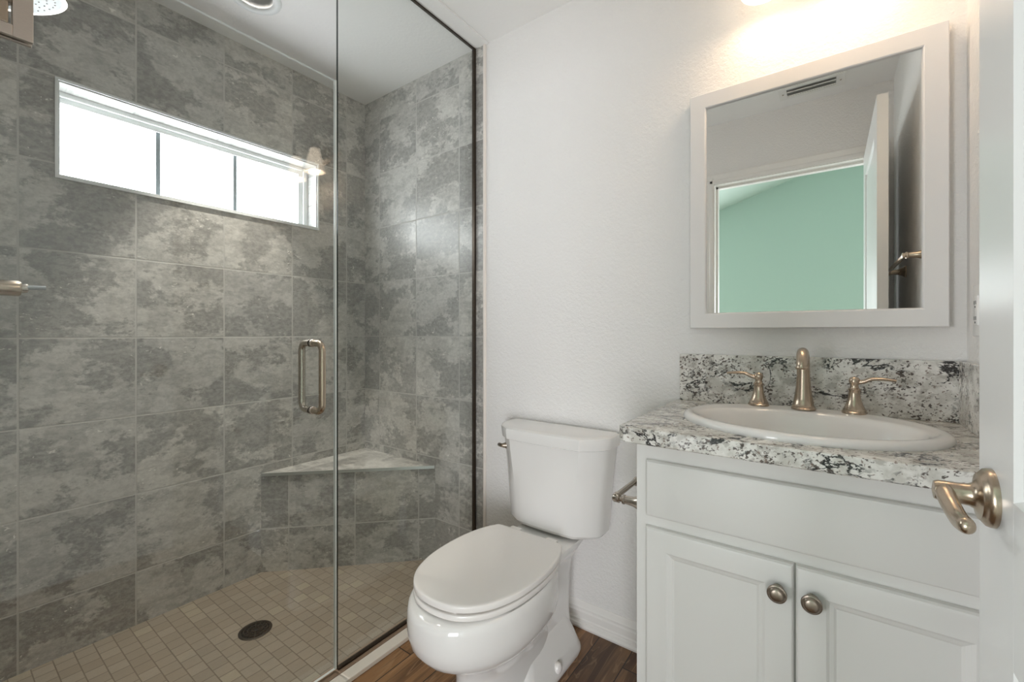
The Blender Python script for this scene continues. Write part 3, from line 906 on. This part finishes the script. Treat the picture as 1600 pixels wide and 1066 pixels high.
inn = [(SXc+ha*math.cos(math.atan2(math.sin(a)*ha, math.cos(a)*hb)), SYc+hb*math.sin(math.atan2(math.sin(a)*ha, math.cos(a)*hb))) for a in angs]
bv = .004
def inset(pts, k):
    return [(min(max(x, X0+k), X1), min(max(y, Y0+k), Y1)) for x, y in pts]
rings = [[Vector((x, y, ZT)) for x, y in inn], [Vector((x, y, ZT)) for x, y in inset(out, bv)], [Vector((x, y, ZT-bv*.3)) for x, y in inset(out, bv*.3)], [Vector((x, y, ZT-bv)) for x, y in out],
         [Vector((x, y, ZB+.003)) for x, y in out], [Vector((x, y, ZB)) for x, y in inset(out, .003)], [Vector((x, y, ZB)) for x, y in inn], [Vector((x, y, ZT)) for x, y in inn]]
loft(bm, rings, False, False)
bmesh.ops.remove_doubles(bm, verts=bm.verts, dist=1e-5)
part('slab', bm, 'granite', ct, smooth=30)
bm = bmesh.new(); box(bm, -.398, DY-.016, ZT, X1, DY+.0055, 1.0625, .0015)
part('backsplash', bm, 'granite', ct, smooth=0)
bm = bmesh.new(); box(bm, XR-.0185, 1.02, ZT, X1, DY-.0165, 1.0625, .0015)
part('side_splash', bm, 'granite', ct, smooth=0)

# sink
sk = thing('sink', (SXc, SYc, ZT), 'white oval drop-in sink in the granite top', 'sink')
def ell(a, b, z, dy=0, n=72):
    return [Vector((SXc+a*math.cos(t), SYc+dy+b*math.sin(t), z)) for t in [2*PI*i/n for i in range(n)]]
bm = bmesh.new()
ia, ib, idy = .226, .162, -.024
rings = [ell(SA-.016, SB-.016, .900), ell(SA-.010, SB-.010, ZT), ell(SA-.001, SB-.001, ZT), ell(SA+.001, SB+.001, ZT+.005), ell(SA-.003, SB-.003, ZT+.0125), ell(SA-.010, SB-.010, ZT+.0165), ell(SA-.018, SB-.018, ZT+.017), ell(SA-.024, SB-.026, ZT+.0158, -.003),
         ell(ia+.006, ib+.008, ZT+.0135, idy), ell(ia, ib, ZT+.0125, idy), ell(ia-.006, ib-.006, ZT+.009, idy), ell(ia-.013, ib-.012, ZT-.003, idy), ell(ia-.022, ib-.020, ZT-.03, idy), ell(ia-.045, ib-.038, ZT-.07, idy), ell(ia-.085, ib-.068, ZT-.11, idy), ell(ia-.14, ib-.11, ZT-.130, idy), ell(.024, .024, ZT-.137, idy)]
loft(bm, rings, False, False)
ob = [ell(.024, .024, ZT-.146, idy), ell(ia-.12, ib-.09, ZT-.140, idy), ell(ia-.06, ib-.05, ZT-.11, idy), ell(ia-.02, ib-.02, ZT-.05, idy), ell(SA-.016, SB-.016, .900)]
loft(bm, ob, False, False)
part('basin', bm, 'ceramic', sk, smooth=50)
bm = bmesh.new(); lathe(bm, (SXc, SYc+idy, ZT-.1375), (0, 0, 1), [(0, .0235), (.002, .0235), (.003, .021), (.002, .014), (.006, .013), (.007, .001)], 28)
part('drain_plug', bm, 'nickel', sk)

# faucet: spout and two lever handles on the sink's back ledge
FY, FZ = 1.412, ZT+.0165
fc_ = thing('faucet', (SXc, FY, FZ), 'brushed nickel three-piece faucet on the back ledge of the sink', 'faucet')
bm = bmesh.new()
lathe(bm, (SXc, FY, FZ-.0015), (0, 0, 1), [(0, .0285), (.004, .0285), (.006, .026), (.010, .0262), (.012, .0245), (.03, .0215), (.06, .0175), (.09, .0155), (.10, .015)], 36)
pts = spline([(SXc, FY, FZ+.095), (SXc, FY-.002, FZ+.125), (SXc, FY-.013, FZ+.143), (SXc, FY-.036, FZ+.151), (SXc, FY-.062, FZ+.146), (SXc, FY-.080, FZ+.128), (SXc, FY-.084, FZ+.117)], 5)
n_ = len(pts)
sweep(bm, pts, [(.0152+.001*math.sin(PI*i/n_)-.002*(i/n_), .0152-.003*(i/n_)) for i in range(n_)], 20)
lathe(bm, (SXc, FY-.084, FZ+.118), (0, -.15, -1), [(0, .0145), (.004, .0148), (.006, .013), (.004, .010)], 20)
part('spout', bm, 'nickel', fc_)
for s, hx in ((-1, -.158), (1, .0565)):
    bm = bmesh.new()
    lathe(bm, (hx, FY, FZ-.0015), (0, 0, 1), [(0, .0265), (.005, .0265), (.007, .0242), (.010, .0244), (.012, .0228), (.022, .0182), (.036, .0140), (.050, .0122), (.058, .0118), (.060, .0132), (.063, .0132), (.065, .010), (.072, .0085), (.077, .0108), (.083, .0122), (.089, .0108), (.093, .0070), (.0945, .001)], 32)
    hh = part('handle', bm, 'nickel', fc_)
    bm = bmesh.new()
    z = FZ+.082
    pts = spline([(hx, FY, z-.004), (hx+s*.018, FY-.002, z-.001), (hx+s*.032, FY-.004, z+.006), (hx+s*.055, FY-.006, z+.008), (hx+s*.080, FY-.008, z+.0055)], 5)
    n_ = len(pts)
    sweep(bm, pts, [(.0052+.0035*min(1, i/n_*1.6), .0062-.0028*(i/n_)) for i in range(n_)], 14)
    sub('lever', bm, 'nickel', hh)

# ------------------------------------------------------------------ mirror
mr = thing('mirror', (-.06, DY-.01, 1.147), 'large wall mirror in a flat white frame above the sink', 'mirror')
mx0, mx1, mz0, mz1 = -.362, .242, 1.147, 1.899; fw = .049
bm = bmesh.new()
def rr(i, y): return [Vector((mx0+i, y, mz0+i)), Vector((mx1-i, y, mz0+i)), Vector((mx1-i, y, mz1-i)), Vector((mx0+i, y, mz1-i))]
yb_, yf_ = DY+.004, DY-.030
loft(bm, [rr(0, yb_), rr(0, yf_+.002), rr(.002, yf_), rr(fw-.005, yf_+.002), rr(fw-.002, yf_+.004), rr(fw, yf_+.009), rr(fw, yb_), rr(0, yb_)], False, False)
bmesh.ops.remove_doubles(bm, verts=bm.verts, dist=1e-5)
part('mirror_frame', bm, 'frame_white', mr, smooth=25)
bm = bmesh.new(); box(bm, mx0+fw-.001, DY-.020, mz0+fw-.001, mx1-fw+.001, DY-.014, mz1-fw+.001)
part('mirror_glass', bm, 'mirror', mr, smooth=0)

# ------------------------------------------------------------------ vanity light
vl = thing('vanity_light', (-.04, DY, 2.15), 'nickel vanity light with two lit bell glass shades above the mirror', 'wall light')
VZ = 2.096
bm = bmesh.new()
cxv, czv = -.04, 2.238
def oval(a, b, y): return [Vector((cxv+a*math.cos(t), y, czv+b*math.sin(t))) for t in [2*PI*i/64 for i in range(64)]]
loft(bm, [oval(.215, .052, DY+.005), oval(.215, .052, DY-.004), oval(.207, .046, DY-.010), oval(.198, .039, DY-.012), oval(.188, .031, DY-.018), oval(.17, .018, DY-.020)])
part('backplate', bm, 'nickel', vl)
for hx in (-.145, .065):
    bm = bmesh.new()
    y = 1.402
    pts = spline([(hx, DY-.012, czv+.010), (hx, DY-.035, czv+.020), (hx, DY-.060, czv+.040), (hx, DY-.085, czv+.048), (hx, y+.010, czv+.044), (hx, y, czv+.028), (hx, y, VZ+.155)], 6)
    sweep(bm, pts, .0055, 12)
    lathe(bm, (hx, y, VZ+.150), (0, 0, -1), [(-.012, .007), (-.006, .015), (0, .024), (.012, .028), (.014, .026)], 28)
    lathe(bm, (hx, DY-.012, czv+.008), (0, -1, 0), [(0, .014), (.006, .013), (.012, .008)], 20)
    arm = part('arm', bm, 'nickel', vl)
    bm = bmesh.new()
    pr_ = [(0, .026), (.02, .030), (.05, .037), (.09, .046), (.12, .052), (.140, .056), (.140, .053), (.118, .049), (.09, .043), (.05, .034), (.02, .027), (.004, .022)]
    lathe(bm, (hx, y, VZ+.140), (0, 0, -1), pr_, 40, False, False)
    shd = part('shade', bm, 'shade', vl, 'lit opal glass shade')
    bm = bmesh.new()
    bmesh.ops.create_uvsphere(bm, u_segments=20, v_segments=14, radius=.026, matrix=Matrix.Translation((hx, y, VZ+.058)))
    lathe(bm, (hx, y, VZ+.078), (0, 0, 1), [(0, .016), (.04, .014)], 16)
    sub('bulb', bm, 'bulb', shd)
    l = bpy.data.lights.new('vanity_bulb', 'POINT'); l.energy = BULB_POWER; l.color = (1.0, .80, .58); l.shadow_soft_size = .03
    lo = bpy.data.objects.new('vanity_bulb', l); COL.objects.link(lo); lo.location = (hx, y, VZ+.015); lo.parent = vl
    lo.location = Vector((hx, y, VZ+.015))-vl.location

# ------------------------------------------------------------------ open room door
DX0, DX1, DY0, DY1 = .156, .191, YF+.017, .793
dt = 2.058
door = bpy.data.objects.new('door_1', None); COL.objects.link(door); door.location = (DX1, DY0, 0); door['kind'] = 'structure'; door['category'] = 'door'
door['label'] = 'white panel door standing open beside the vanity with a nickel lever'
bm = bmesh.new()
def dr_rect(x, y0, y1, z0, z1): return [Vector((x, y0, z0)), Vector((x, y1, z0)), Vector((x, y1, z1)), Vector((x, y0, z1))]
st = .125
pan = [(.23, .78), (.955, dt-.125)]
# slab with recessed panels: build stiles and rails, panels set back on both faces
box(bm, DX0, DY0, .012, DX1, DY0+st, dt, .0008)
box(bm, DX0, DY1-st, .012, DX1, DY1, dt, .0008)
box(bm, DX0, DY0+st, .012, DX1, DY1-st, pan[0][0])
box(bm, DX0, DY0+st, pan[0][1], DX1, DY1-st, pan[1][0])
box(bm, DX0, DY0+st, pan[1][1], DX1, DY1-st, dt)
ds = obj('door_slab', bm, 'door', door, smooth=0)
for z0, z1 in pan:
    bm = bmesh.new()
    a, b = DY0+st, DY1-st
    for xf, sg in ((DX0, 1), (DX1, -1)):
        rings = []
        for i, dpt in ((0, 0), (.004, .006), (.016, .0085), (.022, .0085), (.040, .003), (.045, .0025)):
            rings.append(dr_rect(xf+sg*dpt, a+i, b-i, z0+i, z1-i))
        loft(bm, rings, False, True)
    obj('door_panel', bm, 'door', door, smooth=20)
LY, LZ = .737, .939
bm = bmesh.new()
lathe(bm, (DX0, LY, LZ), (-1, 0, 0), [(-.001, .0335), (.004, .0335), (.007, .0325), (.009, .030), (.011, .0275), (.0125, .0265), (.0135, .0200), (.016, .0150), (.020, .0128), (.030, .0122), (.046, .0122), (.050, .0105), (.0515, .003)], 40)
lv = obj('door_handle', bm, 'nickel', door)
lv['label'] = 'brushed nickel lever handle'
bm = bmesh.new()
xl = DX0-.041
pts = spline([(xl, LY, LZ+.001), (xl, LY-.014, LZ-.002), (xl+.002, LY-.034, LZ-.010), (xl+.004, LY-.055, LZ-.015), (xl+.005, LY-.072, LZ-.014), (xl+.005, LY-.086, LZ-.012)], 6)
n_ = len(pts)
rr_ = [(.0095-.002*(i/n_), .0105+.0015*math.sin(PI*i/n_)-.0025*(i/n_)) for i in range(n_)]
for q_, k_ in ((-1, .15), (-2, .62), (-3, .83), (-4, .94)): rr_[q_] = (rr_[q_][0]*k_, rr_[q_][1]*k_)
sweep(bm, pts, rr_, 18)
obj('lever', bm, 'nickel', lv)
bm = bmesh.new()
box(bm, DX0+.006, DY1-.0005, LZ-.028, DX1-.006, DY1+.0015, LZ+.028, .0005)
lathe(bm, (DX0+.0175, DY1, LZ), (0, 1, 0), [(0, .008), (.008, .008), (.010, .005)], 14)
obj('latch_plate', bm, 'nickel', door)

# towel bar behind the door
tb = thing('towel_bar', (XR, .715, 1.40), 'nickel towel bar on the wall behind the open door, seen in the mirror', 'towel bar')
for y in (.45, .98):
    bm = bmesh.new()
    lathe(bm, (XR, y, 1.40), (-1, 0, 0), [(0, .026), (.004, .026), (.012, .018), (.03, .0115), (.052, .0095), (.054, .012), (.058, .012), (.060, .009), (.068, .0095), (.070, .004)], 24)
    part('post', bm, 'nickel', tb)
bm = bmesh.new(); sweep(bm, [(XR-.062, .45, 1.40), (XR-.062, .98, 1.40)], .0075, 14)
part('rail', bm, 'nickel', tb)

# electrical outlet beside the mirror on the side wall
ou = thing('wall_outlet', (XR, 1.40, 1.182), 'white electrical outlet half hidden by the door edge above the splash', 'outlet')
bm = bmesh.new(); box(bm, XR-.006, 1.364, 1.125, XR, 1.437, 1.240, .002)
part('cover_plate', bm, 'plate', ou)
bm = bmesh.new(); box(bm, XR-.009, 1.384, 1.149, XR-.0055, 1.417, 1.216, .001)
part('receptacle', bm, 'plate', ou)
bm = bmesh.new()
for z in (1.165, 1.200):
    for y in (1.394, 1.407): box(bm, XR-.0095, y-.0012, z-.004, XR-.0088, y+.0012, z+.004)
    lathe(bm, (XR-.0088, 1.4005, z-.0095), (-1, 0, 0), [(0, .0025), (.0006, .0025)], 10)
part('slot', bm, 'dark', ou, 'dark plug slots')
